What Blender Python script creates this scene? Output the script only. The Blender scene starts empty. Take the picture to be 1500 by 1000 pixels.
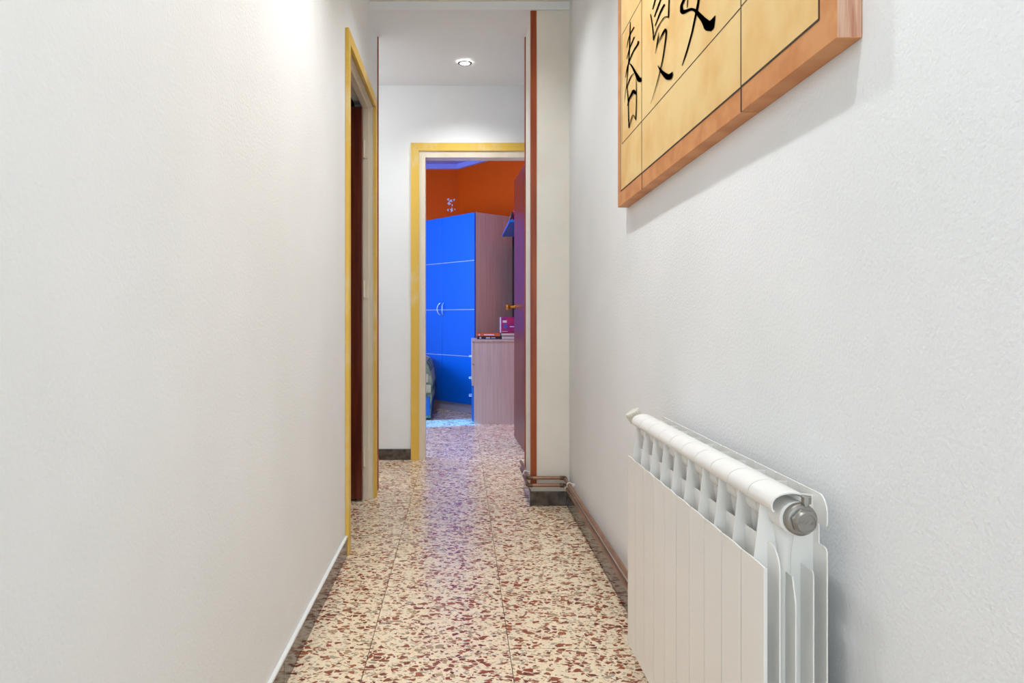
import bpy, bmesh, math, random
from mathutils import Vector, Matrix
random.seed(4)
S = bpy.context.scene
COL = S.collection
PI = math.pi

# ------------------------------------------------------------------ camera
cam = bpy.data.cameras.new('camera'); camo = bpy.data.objects.new('camera', cam); COL.objects.link(camo)
camo.location = (0, 0, .95); camo.rotation_euler = (PI/2, 0, 0)
cam.sensor_width = 36; cam.lens = 24.72; cam.shift_x = .05; cam.shift_y = -.0233
cam.clip_start = .05; cam.clip_end = 60
S.camera = camo
# ------------------------------------------------------------------ world, lights, exposure
w = bpy.data.worlds.new('sky'); S.world = w; w.use_nodes = True
nt = w.node_tree; bg = nt.nodes['Background']
sky = nt.nodes.new('ShaderNodeTexSky'); sky.sky_type = 'NISHITA'; sky.sun_elevation = math.radians(35); sky.sun_disc = False
nt.links.new(sky.outputs[0], bg.inputs[0]); bg.inputs[1].default_value = .15
S.view_settings.view_transform = 'Standard'; S.view_settings.look = 'None'
S.view_settings.gamma = 1; S.view_settings.use_curve_mapping = False
S.view_settings.exposure = .48

def light(name, kind, loc, energy, color=(1, 1, 1), rot=(0, 0, 0), **k):
    l = bpy.data.lights.new(name, kind); l.energy = energy; l.color = color
    for a, b in k.items(): setattr(l, a, b)
    o = bpy.data.objects.new(name, l); o.location = loc; o.rotation_euler = rot; COL.objects.link(o); return o

# daylight from the windows of the room at the camera's back
light('daylight_behind', 'AREA', (.05, -1.9, 1.45), 15, (.72, .88, 1), (PI/2, 0, 0), shape='RECTANGLE', size=.95, size_y=1.9)
# blue daylight through the bedroom window (left wall of the bedroom)
light('bedroom_daylight', 'AREA', (-2.2, 6.0, 1.55), 52, (.34, .52, 1), (0, -PI/2, 0), shape='RECTANGLE', size=1.3, size_y=1.3)
light('floor_patch_sun', 'SUN', (-4, 6.4, 3), 14, (.0, .38, 1), Vector((1, .25, -.45)).to_track_quat('-Z', 'Y').to_euler(), angle=.02)  # added blue sun lamp, aimed to draw the bright patch on the bedroom floor
light('bedroom_fill', 'AREA', (-.5, 5.4, 2.6), 16, (.72, .82, 1), (0, 0, 0), shape='SQUARE', size=.35)  # added fill without a fixture, lifts the unlit side of the wardrobe
# area light in the side passage
light('passage_light', 'AREA', (-1.3, 4.3, 2.3), 5, (.92, .96, 1), (0, -.5, 0), shape='SQUARE', size=.5)
SPOTS = [(.03, .70, 2.535, 24), (.04, 1.9, 2.535, 37), (.025, 4.27, 2.495, 22), (.06, 3.05, 2.535, 17)]  # last spot is added to brighten the far right wall and pier
for x, y, z, e in SPOTS:
    light('spot_lamp', 'SPOT', (x, y, z-.02), e, (.915, .965, 1), (0, 0, 0), spot_size=2.35, spot_blend=1, shadow_soft_size=.03)

# ------------------------------------------------------------------ materials
MATS = {}
def nodes(name, col, rough=.5, metal=0., spec=.5, coat=0.):
    m = bpy.data.materials.new(name); m.use_nodes = True
    n = m.node_tree; b = n.nodes['Principled BSDF']
    b.inputs['Base Color'].default_value = (*col, 1); b.inputs['Roughness'].default_value = rough
    b.inputs['Metallic'].default_value = metal; b.inputs['Specular IOR Level'].default_value = spec
    b.inputs['Coat Weight'].default_value = coat
    MATS[name] = m
    return m, n, b
def srgb(r, g, b):
    f = lambda c: (c/255/12.92) if c/255 <= .04045 else ((c/255+.055)/1.055)**2.4
    return (f(r), f(g), f(b))
def bumped(name, col, rough, scale=120, strength=.15, dist=.002, var=.0, metal=0., spec=.5, col2=None, stretch=(1, 1, 1), vscale=3):
    """base colour with soft colour variation and a fine noise relief"""
    m, n, b = nodes(name, col, rough, metal, spec)
    geo = n.nodes.new('ShaderNodeNewGeometry')
    mp = n.nodes.new('ShaderNodeMapping'); mp.inputs['Scale'].default_value = stretch
    n.links.new(geo.outputs['Position'], mp.inputs[0])
    t = n.nodes.new('ShaderNodeTexNoise'); t.inputs['Scale'].default_value = scale; t.inputs['Detail'].default_value = 3
    n.links.new(mp.outputs[0], t.inputs['Vector'])
    bp = n.nodes.new('ShaderNodeBump'); bp.inputs['Strength'].default_value = strength; bp.inputs['Distance'].default_value = dist
    n.links.new(t.outputs[0], bp.inputs['Height']); n.links.new(bp.outputs[0], b.inputs['Normal'])
    if col2:
        t2 = n.nodes.new('ShaderNodeTexNoise'); t2.inputs['Scale'].default_value = vscale; t2.inputs['Detail'].default_value = 5
        n.links.new(mp.outputs[0], t2.inputs['Vector'])
        r = n.nodes.new('ShaderNodeValToRGB'); r.color_ramp.elements[0].position = .38; r.color_ramp.elements[1].position = .64
        r.color_ramp.elements[0].color = (*col, 1); r.color_ramp.elements[1].color = (*col2, 1)
        n.links.new(t2.outputs[0], r.inputs[0]); n.links.new(r.outputs[0], b.inputs['Base Color'])
    return m

bumped('wall_paint', srgb(247, 247, 247), .75, 160, .35, .002, col2=srgb(243, 243, 242), vscale=2)
bumped('rough_wall_paint', srgb(247, 247, 248), .7, 170, .5, .002, col2=srgb(242, 243, 243), vscale=2.5)
bumped('cream_paint', srgb(242, 236, 224), .75, 120, .3, .002, col2=srgb(236, 229, 217), vscale=4)
bumped('grey_paint', srgb(205, 203, 200), .8, 120, .2)
bumped('ceiling_paint', srgb(240, 240, 240), .8, 60, .3, .003)
bumped('orange_paint', srgb(226, 88, 0), .6, 120, .2, spec=.15)
bumped('bedroom_blue_white', srgb(160, 172, 240), .8, 120, .2)  # ceiling paint with the blue of the window light put into it
bumped('bedroom_white', srgb(225, 225, 230), .8, 120, .2)
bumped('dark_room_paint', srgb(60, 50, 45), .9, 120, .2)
bumped('trim_wood', srgb(166, 76, 26), .35, 60, .15, .001, col2=srgb(144, 56, 16), stretch=(8, 8, .6), vscale=6)
bumped('cream_enamel', srgb(238, 226, 205), .35, 30, .15, .001, col2=srgb(228, 212, 188), stretch=(1, 1, .2), vscale=9)
bumped('leaf_wood', srgb(118, 48, 26), .3, 90, .1, .001, col2=srgb(88, 30, 14), stretch=(6, 6, .35), vscale=8)
bumped('baseboard_stone', srgb(98, 88, 80), .12, 60, .03, .0005, col2=srgb(60, 52, 46), vscale=26, spec=.6)
bumped('plaster_white', srgb(240, 240, 238), .7, 160, .2)
bumped('grout', srgb(90, 74, 60), .9, 200, .2)
bumped('radiator_enamel', srgb(247, 244, 239), .22, 40, .015, .0005)
bumped('chrome', srgb(158, 154, 148), .42, 300, .12, .0004, metal=.75)
bumped('copper', srgb(162, 120, 92), .3, 90, .08, .0004, metal=.4, col2=srgb(136, 102, 80), vscale=14)
bumped('solder_fitting', srgb(120, 86, 66), .42, 120, .2, .0005, metal=.6, col2=srgb(96, 76, 60), vscale=50)
bumped('clip_plastic', srgb(235, 232, 225), .5, 200, .05)
bumped('brass', srgb(214, 160, 70), .2, 200, .03, metal=1)
bumped('rim_steel', srgb(120, 116, 112), .45, 200, .05, metal=.7)
bumped('steel', srgb(185, 180, 172), .35, 200, .05, metal=1)
bumped('knob_plastic', srgb(222, 215, 202), .5, 300, .1)
bumped('blue_melamine', srgb(0, 108, 214), .3, 200, .03)
bumped('aluminium_inlay', srgb(190, 225, 240), .3, 200, .03, metal=.5)
bumped('maple_melamine', srgb(204, 186, 178), .45, 60, .05, .0005, col2=srgb(192, 172, 163), stretch=(14, 14, .5), vscale=5)
bumped('grey_plinth', srgb(175, 175, 190), .5, 90, .05)
bumped('gap_shade_panel', srgb(22, 18, 24), .6, 90, .1)
bumped('panel_wood', srgb(218, 150, 92), .5, 240, .25, .0008, col2=srgb(202, 130, 72), stretch=(1, 2.5, 3), vscale=7)
bumped('parchment', srgb(240, 206, 142), .55, 260, .3, .0006, col2=srgb(230, 184, 112), vscale=7)
bumped('ink', srgb(46, 44, 42), .5, 300, .1)
bumped('cavity', srgb(25, 20, 16), .8, 100, .1)
bumped('page_paper', srgb(214, 206, 200), .8, 500, .3, .0005, stretch=(.2, .2, 4))
bumped('book_orange', srgb(214, 96, 58), .4, 200, .05)
bumped('book_black', srgb(30, 26, 38), .4, 200, .05)
bumped('box_magenta', srgb(176, 34, 100), .35, 200, .05, col2=srgb(140, 30, 120), vscale=20)
bumped('print_white', srgb(220, 215, 235), .5, 200, .05)
bumped('print_blue', srgb(60, 90, 190), .5, 200, .05)
bumped('pink_cloth', srgb(220, 60, 120), .8, 150, .4)
bumped('blanket_cream', srgb(196, 186, 150), .9, 200, .6, .002, col2=srgb(170, 168, 130), vscale=14)
bumped('blanket_green', srgb(60, 90, 74), .9, 200, .6, .002, col2=srgb(150, 160, 120), vscale=12)
bumped('blanket_blue', srgb(40, 84, 140), .9, 200, .6, .002)
m, n, b = nodes('lamp_glow', (1, 1, 1), .5); b.inputs['Emission Color'].default_value = (1, .97, .9, 1); b.inputs['Emission Strength'].default_value = 14
m, n, b = nodes('window_glass', (1, 1, 1), .02)
tr = n.nodes.new('ShaderNodeBsdfTransparent'); mixs = n.nodes.new('ShaderNodeMixShader'); mixs.inputs[0].default_value = .08
n.links.new(tr.outputs[0], mixs.inputs[1]); n.links.new(b.outputs[0], mixs.inputs[2]); n.links.new(mixs.outputs[0], n.nodes['Material Output'].inputs[0])

# yellow paint with worn, lighter brush gaps
m, n, b = nodes('yellow_paint', srgb(234, 192, 84), .5)
geo = n.nodes.new('ShaderNodeNewGeometry'); mp = n.nodes.new('ShaderNodeMapping'); mp.inputs['Scale'].default_value = (1.6, 1.6, 1)
t = n.nodes.new('ShaderNodeTexNoise'); t.inputs['Scale'].default_value = 3.4; t.inputs['Detail'].default_value = 7; t.inputs['Roughness'].default_value = .62
r = n.nodes.new('ShaderNodeValToRGB'); e = r.color_ramp.elements; e[0].position = .52; e[1].position = .74
e[0].color = (*srgb(234, 190, 78), 1); e[1].color = (*srgb(240, 216, 160), 1)
n.links.new(geo.outputs['Position'], mp.inputs[0]); n.links.new(mp.outputs[0], t.inputs['Vector']); n.links.new(t.outputs[0], r.inputs[0]); n.links.new(r.outputs[0], b.inputs['Base Color'])

# terrazzo: polygonal marble chips in a cream binder, polished
m, n, b = nodes('terrazzo', (.8, .7, .5), .16, spec=.45)
N = n.nodes; L = n.links
geo = N.new('ShaderNodeNewGeometry'); oi = N.new('ShaderNodeObjectInfo')
mul = N.new('ShaderNodeVectorMath'); mul.operation = 'SCALE'; mul.inputs['Scale'].default_value = 7.13
cx = N.new('ShaderNodeCombineXYZ'); L.new(oi.outputs['Random'], cx.inputs[0]); L.new(oi.outputs['Random'], cx.inputs[1]); L.new(cx.outputs[0], mul.inputs[0])
add = N.new('ShaderNodeVectorMath'); add.operation = 'ADD'; L.new(geo.outputs['Position'], add.inputs[0]); L.new(mul.outputs[0], add.inputs[1])
flat = N.new('ShaderNodeVectorMath'); flat.operation = 'MULTIPLY'; flat.inputs[1].default_value = (1, 1, 0); L.new(add.outputs[0], flat.inputs[0])
wob = N.new('ShaderNodeTexNoise'); wob.inputs['Scale'].default_value = 45; wob.inputs['Detail'].default_value = 2; L.new(flat.outputs[0], wob.inputs['Vector'])
ws = N.new('ShaderNodeVectorMath'); ws.operation = 'MULTIPLY_ADD'; ws.inputs[1].default_value = (.012, .012, 0); L.new(wob.outputs['Color'], ws.inputs[0]); L.new(flat.outputs[0], ws.inputs[2])
def mth(op, a, bb=None, v=None):
    q = N.new('ShaderNodeMath'); q.operation = op; L.new(a, q.inputs[0])
    if bb is not None: L.new(bb, q.inputs[1])
    if v is not None: q.inputs[1].default_value = v
    return q.outputs[0]
def chips(scale, frac, edge, rotz, cols):
    mpp = N.new('ShaderNodeMapping'); mpp.inputs['Rotation'].default_value = (0, 0, rotz); mpp.inputs['Scale'].default_value = (1, 1.25, 1)
    L.new(ws.outputs[0], mpp.inputs[0])
    v1 = N.new('ShaderNodeTexVoronoi'); v1.voronoi_dimensions = '2D'; v1.inputs['Scale'].default_value = scale
    v2 = N.new('ShaderNodeTexVoronoi'); v2.voronoi_dimensions = '2D'; v2.feature = 'DISTANCE_TO_EDGE'; v2.inputs['Scale'].default_value = scale
    L.new(mpp.outputs[0], v1.inputs['Vector']); L.new(mpp.outputs[0], v2.inputs['Vector'])
    sep = N.new('ShaderNodeSeparateColor'); L.new(v1.outputs['Color'], sep.inputs[0])
    a = mth('LESS_THAN', sep.outputs[0], v=frac)
    g = mth('MULTIPLY', sep.outputs[1], v=edge); g = mth('ADD', g, v=edge*.35)
    c = mth('GREATER_THAN', v2.outputs['Distance'], g)
    mask = mth('MULTIPLY', a, c)
    rr = N.new('ShaderNodeValToRGB'); rr.color_ramp.interpolation = 'CONSTANT'
    el = rr.color_ramp.elements
    while len(el) < len(cols): el.new(.5)
    for k, (p, cc) in enumerate(cols): el[k].position = p; el[k].color = (*srgb(*cc), 1)
    L.new(sep.outputs[2], rr.inputs[0])
    return mask, rr.outputs[0]
base = N.new('ShaderNodeTexNoise'); base.inputs['Scale'].default_value = 130; base.inputs['Detail'].default_value = 6; L.new(flat.outputs[0], base.inputs['Vector'])
br = N.new('ShaderNodeValToRGB'); be = br.color_ramp.elements; be[0].position = .35; be[0].color = (*srgb(246, 214, 176), 1); be[1].position = .62; be[1].color = (*srgb(255, 238, 210), 1)
L.new(base.outputs[0], br.inputs[0]); cur = br.outputs[0]
RED = [(0, (150, 74, 46)), (.28, (122, 58, 38)), (.48, (166, 98, 62)), (.66, (180, 152, 118)), (.78, (146, 78, 48)), (.93, (176, 160, 138))]
PALE = [(0, (204, 178, 146)), (.4, (150, 98, 70)), (.6, (196, 180, 156)), (.8, (240, 232, 214))]
for sc_, fr, ed, rz, cc in ((115, .36, .10, .4, PALE), (66, .27, .15, 1.1, RED), (42, .31, .21, .2, RED)):
    mask, cl = chips(sc_, fr, ed, rz, cc)
    mx = N.new('ShaderNodeMix'); mx.data_type = 'RGBA'; L.new(mask, mx.inputs[0]); L.new(cur, mx.inputs[6]); L.new(cl, mx.inputs[7]); cur = mx.outputs[2]
L.new(cur, b.inputs['Base Color'])
rn = N.new('ShaderNodeTexNoise'); rn.inputs['Scale'].default_value = 9; L.new(flat.outputs[0], rn.inputs['Vector'])
rm = N.new('ShaderNodeMapRange'); rm.inputs[3].default_value = .2; rm.inputs[4].default_value = .34; L.new(rn.outputs[0], rm.inputs[0]); L.new(rm.outputs[0], b.inputs['Roughness'])

# reddish sawn end grain on the painting's side
m, n, b = nodes('sawn_wood', srgb(200, 140, 115), .7)
geo = n.nodes.new('ShaderNodeNewGeometry'); mp = n.nodes.new('ShaderNodeMapping'); mp.inputs['Scale'].default_value = (160, 10, 9)
t = n.nodes.new('ShaderNodeTexNoise'); t.inputs['Scale'].default_value = 1; t.inputs['Detail'].default_value = 4
r = n.nodes.new('ShaderNodeValToRGB'); e = r.color_ramp.elements; e[0].position = .35; e[0].color = (*srgb(186, 122, 92), 1); e[1].position = .66; e[1].color = (*srgb(220, 178, 152), 1)
n.links.new(geo.outputs['Position'], mp.inputs[0]); n.links.new(mp.outputs[0], t.inputs['Vector']); n.links.new(t.outputs[0], r.inputs[0]); n.links.new(r.outputs[0], b.inputs['Base Color'])

# ------------------------------------------------------------------ helpers
def box(bm, x0, x1, y0, y1, z0, z1, bev=0):
    r = bmesh.ops.create_cube(bm, size=1)
    for v in r['verts']:
        v.co = Vector((x0+(v.co.x+.5)*(x1-x0), y0+(v.co.y+.5)*(y1-y0), z0+(v.co.z+.5)*(z1-z0)))
    if bev:
        es = list({e for v in r['verts'] for e in v.link_edges})
        bmesh.ops.bevel(bm, geom=es, offset=bev, segments=2, profile=.5, affect='EDGES')
def B(*boxes, bev=0):
    bm = bmesh.new()
    for b_ in boxes: box(bm, *b_, bev=bev)
    return bm
def obj(name, bm, mat, parent=None, smooth=False, loc=None):
    if smooth:
        for f in bm.faces: f.smooth = True
    me = bpy.data.meshes.new(name); bm.normal_update(); bm.to_mesh(me); bm.free()
    for mm in (mat if isinstance(mat, (list, tuple)) else [mat]): me.materials.append(MATS[mm])
    o = bpy.data.objects.new(name, me); COL.objects.link(o)
    if loc: o.location = loc
    if parent: o.parent = parent
    if smooth:
        try: me.set_sharp_from_angle(angle=math.radians(40))
        except Exception: pass
    return o
def struct(name, bm, mat, parent=None, label=None):
    o = obj(name, bm, mat, parent)
    if parent is None: o['kind'] = 'structure'
    if label: o['label'] = label
    return o
def thing(name, label, cat, loc=(0, 0, 0), group=None):
    o = bpy.data.objects.new(name, None); COL.objects.link(o); o.location = loc; o.empty_display_size = .1
    o['label'] = label; o['category'] = cat
    if group: o['group'] = group
    return o
def tag(o, label, cat, group=None):
    o['label'] = label; o['category'] = cat
    if group: o['group'] = group
    return o
def tube(bm, pts, r, n=12, cap=True):
    pts = [Vector(p) for p in pts]; rings = []
    up = None
    for i, p in enumerate(pts):
        t = (pts[min(i+1, len(pts)-1)]-pts[max(i-1, 0)]).normalized()
        if up is None: up = t.orthogonal().normalized()
        up = (up - t*up.dot(t)).normalized(); s = t.cross(up)
        rr = r[i] if isinstance(r, (list, tuple)) else r
        rings.append([bm.verts.new(p+up*rr*math.cos(2*PI*k/n)+s*rr*math.sin(2*PI*k/n)) for k in range(n)])
    for a, b_ in zip(rings, rings[1:]):
        for k in range(n): bm.faces.new((a[k], a[(k+1) % n], b_[(k+1) % n], b_[k]))
    if cap: bm.faces.new(rings[0][::-1]); bm.faces.new(rings[-1])
    return bm
def bend(pts, rad=.014, seg=5):
    """rounds the inner corners of a polyline"""
    P = [Vector(p) for p in pts]; out = [P[0]]
    for a, c, d in zip(P, P[1:], P[2:]):
        u = (a-c).normalized(); v = (d-c).normalized()
        p0 = c+u*rad; p1 = c+v*rad
        for k in range(seg+1):
            t = k/seg; out.append(p0*(1-t)**2+c*2*t*(1-t)+p1*t*t)
    out.append(P[-1]); return out
def lathe(bm, prof, axis_o, axis_d, n=24):
    """prof: (distance along axis, radius)"""
    ax = Vector(axis_d).normalized(); p = ax.orthogonal().normalized(); q = ax.cross(p); O = Vector(axis_o)
    rings = [[bm.verts.new(O+ax*d+(p*math.cos(2*PI*i/n)+q*math.sin(2*PI*i/n))*max(r_, 1e-5)) for i in range(n)] for d, r_ in prof]
    fs = [bm.faces.new((a[k], a[(k+1) % n], c[(k+1) % n], c[k])) for a, c in zip(rings, rings[1:]) for k in range(n)]
    fs += [bm.faces.new(rings[0][::-1]), bm.faces.new(rings[-1])]
    bmesh.ops.recalc_face_normals(bm, faces=fs)
    return bm
def extr(bm, poly, axis, a, b_):
    """extrude a closed polygon of pairs along axis ('x','y','z') from a to b_"""
    def P(p, t):
        return {'x': (t, p[0], p[1]), 'y': (p[0], t, p[1]), 'z': (p[0], p[1], t)}[axis]
    A = [bm.verts.new(P(p, a)) for p in poly]; Z = [bm.verts.new(P(p, b_)) for p in poly]
    k = len(poly)
    for i in range(k): bm.faces.new((A[i], A[(i+1) % k], Z[(i+1) % k], Z[i]))
    bm.faces.new(A[::-1]); bm.faces.new(Z)
    bmesh.ops.recalc_face_normals(bm, faces=bm.faces)
    return bm
def copy(o, parent=None, loc=None):
    c = o.copy(); COL.objects.link(c)
    if parent: c.parent = parent
    if loc is not None: c.location = loc
    return c

# ------------------------------------------------------------------ numbers of the place (metres; camera at y = 0)
XL, XR = -.461, .548          # corridor walls
Y1, Y2, Y3, Y4 = 3.558, 3.892, 4.704, 4.80   # pier front, pier back, end wall, its bedroom side
ZC, ZN = 2.503, 2.543         # lowered ceiling, near ceiling
ZB = 2.715                    # bedroom ceiling
XB, YB = .70, 8.12            # bedroom right and back wall
D1a, D1b = 2.850, 3.708       # left door opening
YR = -2.0                     # wall at the camera's back

# ------------------------------------------------------------------ floor and tiles
floor = struct('floor', B((-2.7, 1.4, YR-.1, 8.6, -.06, -.007)), 'grout')
tb = bmesh.new(); box(tb, -.199, .199, -.199, .199, -.0072, 0)
tile0 = None
GX, GY = -.261, 2.02
for i in range(-6, 4):
    for j in range(-11, 17):
        cxx, cyy = GX+.4*i+.2, GY+.4*j+.2
        if cyy < 3.7 and (i < -1 or i > 1): continue
        if i > 1 and cyy > 4.9: continue
        if i > 2 or i < -5 or cyy < -1.9: continue
        if tile0 is None: tile0 = obj('tile', tb, 'terrazzo', floor, loc=(cxx, cyy, 0))
        else: copy(tile0, floor, (cxx, cyy, random.uniform(-.0003, .0002)))

# ------------------------------------------------------------------ walls and ceilings
struct('wall_left', B((XL-.1, XL, YR, D1a, 0, ZN), (XL-.1, XL, D1a, D1b, 2.075, ZN), (XL-.1, XL, D1b, Y2, 0, ZN)), 'wall_paint')
struct('wall_right', B((XR, XR+.12, YR, Y1, 0, ZN)), 'rough_wall_paint')
struct('wall_pier', B((.359, XR+.12, Y1, Y2, 0, ZN)), 'cream_paint')
struct('wall_back', B((XL-.1, XR+.12, YR-.1, YR, 0, ZN)), 'wall_paint')
struct('wall_front', B((-1.7, -.279, Y3, Y4, 0, ZB), (-.279, .519, Y3, Y4, 2.066, ZB), (.519, 1.3, Y3, Y4, 0, ZB)), 'wall_paint')
struct('ceiling', B((XL, XR, YR, 3.545, ZN, ZN+.1)), 'cream_paint')
struct('ceiling', B((-1.7, 1.3, 3.545, Y3, ZC, ZC+.14)), 'ceiling_paint')
struct('wall_passage_left', B((-1.8, -1.7, Y2-.1, Y4, 0, ZB)), 'wall_paint')
struct('wall_passage_right', B((1.2, 1.3, Y1, Y4, 0, ZB)), 'wall_paint')
struct('wall_passage_near', B((-1.7, XL-.1, Y2-.1, Y2, 0, ZN)), 'wall_paint')
struct('wall_passage_near', B((XR+.12, 1.2, Y1, Y2, 0, ZN)), 'wall_paint')
# dark side room behind the left door
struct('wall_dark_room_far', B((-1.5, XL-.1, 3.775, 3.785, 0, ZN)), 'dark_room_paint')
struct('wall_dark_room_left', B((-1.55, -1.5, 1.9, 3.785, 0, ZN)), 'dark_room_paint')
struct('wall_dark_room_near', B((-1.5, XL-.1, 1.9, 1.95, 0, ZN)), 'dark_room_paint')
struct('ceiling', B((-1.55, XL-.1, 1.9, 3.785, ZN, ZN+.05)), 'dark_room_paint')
# bedroom
WY0, WY1, WZ0, WZ1 = 5.5, 6.25, .9, 2.1
struct('wall_bedroom_left', B((-2.5, -2.4, Y4, WY0, 0, ZB), (-2.5, -2.4, WY1, YB+.1, 0, ZB), (-2.5, -2.4, WY0, WY1, 0, WZ0), (-2.5, -2.4, WY0, WY1, WZ1, ZB)), 'orange_paint')
struct('wall_bedroom_near', B((-2.4, -1.8, Y4-.1, Y4, 0, ZB)), 'orange_paint')
struct('wall_bedroom_right', B((XB, XB+.1, Y4, 7.3, 0, ZB)), 'orange_paint')
wb = struct('wall_bedroom_back', B((-2.4, -.024, YB, YB+.1, 0, ZB)), 'orange_paint')
bm = bmesh.new(); extr(bm, [(-.024, YB), (XB, 7.155), (XB+.08, 7.215), (.05, YB+.1), (-.024, YB+.1)], 'z', 0, ZB)
ws_ = struct('wall_bedroom_slanted', bm, 'orange_paint')
struct('ceiling', B((-2.5, XB+.1, Y4, YB+.1, ZB, ZB+.1)), 'bedroom_blue_white')
# cornice
def cornice(parent, poly):
    bm = bmesh.new(); extr(bm, poly, 'z', 2.66, ZB); return obj('cornice', bm, 'bedroom_blue_white', parent)
cornice(wb, [(-2.4, YB), (-2.4, YB-.04), (-.044, YB-.04), (-.024, YB)])
cornice(ws_, [(-.024, YB), (-.044, YB-.04), (XB-.002, 7.09), (XB-.002, 7.155)])
# plaster patches left where something was torn off the orange wall
rp = random.Random(8)
for k, (px, pz, s) in enumerate([(-.145, 2.315, .02), (-.115, 2.30, .028), (-.075, 2.31, .016), (-.135, 2.265, .024), (-.10, 2.245, .014), (-.148, 2.195, .018), (-.105, 2.19, .03), (-.07, 2.20, .012)]):
    bm = bmesh.new(); pl = []
    for a in range(12):
        rr = s*rp.uniform(.35, 1.15); th = 2*PI*a/12
        pl.append((px+rr*math.cos(th)*.8, pz+rr*math.sin(th)))
    extr(bm, pl, 'y', YB-.001, YB-.003); obj('plaster_patch', bm, 'bedroom_white', wb)
# bedroom window; unseen blind added to cut the sun to a floor patch
win = struct('window_1', B((-2.48, -2.42, WY0, WY0+.05, WZ0, WZ1), (-2.48, -2.42, WY1-.05, WY1, WZ0, WZ1), (-2.48, -2.42, WY0, WY1, WZ0, WZ0+.04), (-2.48, -2.42, WY0, WY1, WZ1-.05, WZ1)), 'cream_enamel')
obj('pane', B((-2.452, -2.448, WY0+.05, WY1-.05, WZ0+.04, WZ1-.05)), 'window_glass', win)
blind = tag(obj('added_blind', B((-2.435, -2.425, WY0+.05, WY1-.05, 1.16, WZ1-.05)), 'grey_plinth'), 'unseen grey blind added in the bedroom window, leaving a slot for the blue sun', 'blind')

# ------------------------------------------------------------------ baseboards of polished stone pieces
def baseboard(name, pieces, lip=None):
    """pieces: list of boxes; the first builds the strip's mortar back"""
    x0 = min(p[0] for p in pieces); x1 = max(p[1] for p in pieces); y0 = min(p[2] for p in pieces); y1 = max(p[3] for p in pieces)
    back = {'x+': (x1-.003, x1, y0, y1), 'x-': (x0, x0+.003, y0, y1), 'y+': (x0, x1, y1-.003, y1)}[lip]
    o = struct(name, B((*back, 0, .068)), 'plaster_white')
    for p in pieces:
        q = list(p)
        if lip == 'x+': q[1] -= .003
        if lip == 'x-': q[0] += .003
        if lip == 'y+': q[3] -= .003
        obj('baseboard_piece', B((*q, .001, .073), bev=.0008), 'baseboard_stone', o)
    return o
def split(a, b_, st, off=0):
    out = []; t = a+off if off else a+st
    s = a
    while t < b_-.02: out.append((s+.0008, t-.0008)); s = t; t += st
    out.append((s+.0008, b_)); return out
baseboard('baseboard_right', [(XR-.011, XR, a, c) for a, c in split(-.5, Y1-.012, .4, .36)], 'x+')
bl = baseboard('baseboard_left', [(XL, XL+.009, a, c) for a, c in split(-.5, D1a-.045, .4, .3)], 'x-')
obj('plaster_bead', B((XL, XL+.0105, -.5, D1a-.045, .0735, .081), bev=.0015), 'plaster_white', bl)
baseboard('baseboard_pier', [(.348, XR-.011, Y1-.011, Y1)], 'y+')
baseboard('baseboard_pier_side', [(.348, .359, Y1, Y2)], 'x+')
baseboard('baseboard_front', [(a, c, Y3-.011, Y3) for a, c in split(-1.7, -.335, .4, .17)], 'y+')
baseboard('baseboard_bedroom', [(a, c, YB-.011, YB) for a, c in split(-2.4, -.03, .4)], 'y+')

# ------------------------------------------------------------------ corner strips
struct('trim_1', B((.357, .383, Y1-.006, Y1, .097, ZC-.003), (.352, .359, Y1-.006, Y1+.004, .097, ZC-.003), bev=.001), 'trim_wood', label='thick reddish wooden strip on the near corner of the pier')
struct('trim_2', B((.3615, .3625, Y2, Y2+.012, .09, ZC-.002), (.353, .359, Y2-.006, Y2+.008, .09, ZC-.002)), 'trim_wood', label='thin brown strip on the far corner of the pier')
struct('trim_3', B((XL, XL+.006, Y2-.008, Y2+.006, .0, ZC-.002)), 'trim_wood', label='thin brown strip on the corner beside the left door')

# ------------------------------------------------------------------ left door
AX = XL+.015
d1 = struct('door_1', B((XL-.056, XL-.002, D1a, D1a+.02, 0, 2.055), (XL-.056, XL-.002, D1b-.02, D1b, 0, 2.055), (XL-.056, XL-.002, D1a, D1b, 2.055, 2.075),
                        (XL-.050, XL-.022, D1b-.034, D1b-.020, 0, 2.055), (XL-.050, XL-.022, D1a+.02, D1a+.034, 0, 2.055), (XL-.050, XL-.022, D1a+.034, D1b-.034, 2.041, 2.055)), 'cream_enamel')
def architrave_yz(parent, x0, x1, ya, yb, zt, wd, mat, nm='architrave'):
    for poly in ([(ya-wd, 0), (ya, 0), (ya, zt), (ya-wd, zt+wd)], [(yb, 0), (yb+wd, 0), (yb+wd, zt+wd), (yb, zt)], [(ya, zt), (yb, zt), (yb+wd, zt+wd), (ya-wd, zt+wd)]):
        bm = bmesh.new(); extr(bm, poly, 'x', x0, x1)
        bmesh.ops.bevel(bm, geom=bm.edges[:], offset=.002, segments=2, profile=.5, affect='EDGES'); obj(nm, bm, mat, parent)
architrave_yz(d1, XL, AX, D1a+.004, D1b-.004, 2.058, .050, 'yellow_paint')
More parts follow.
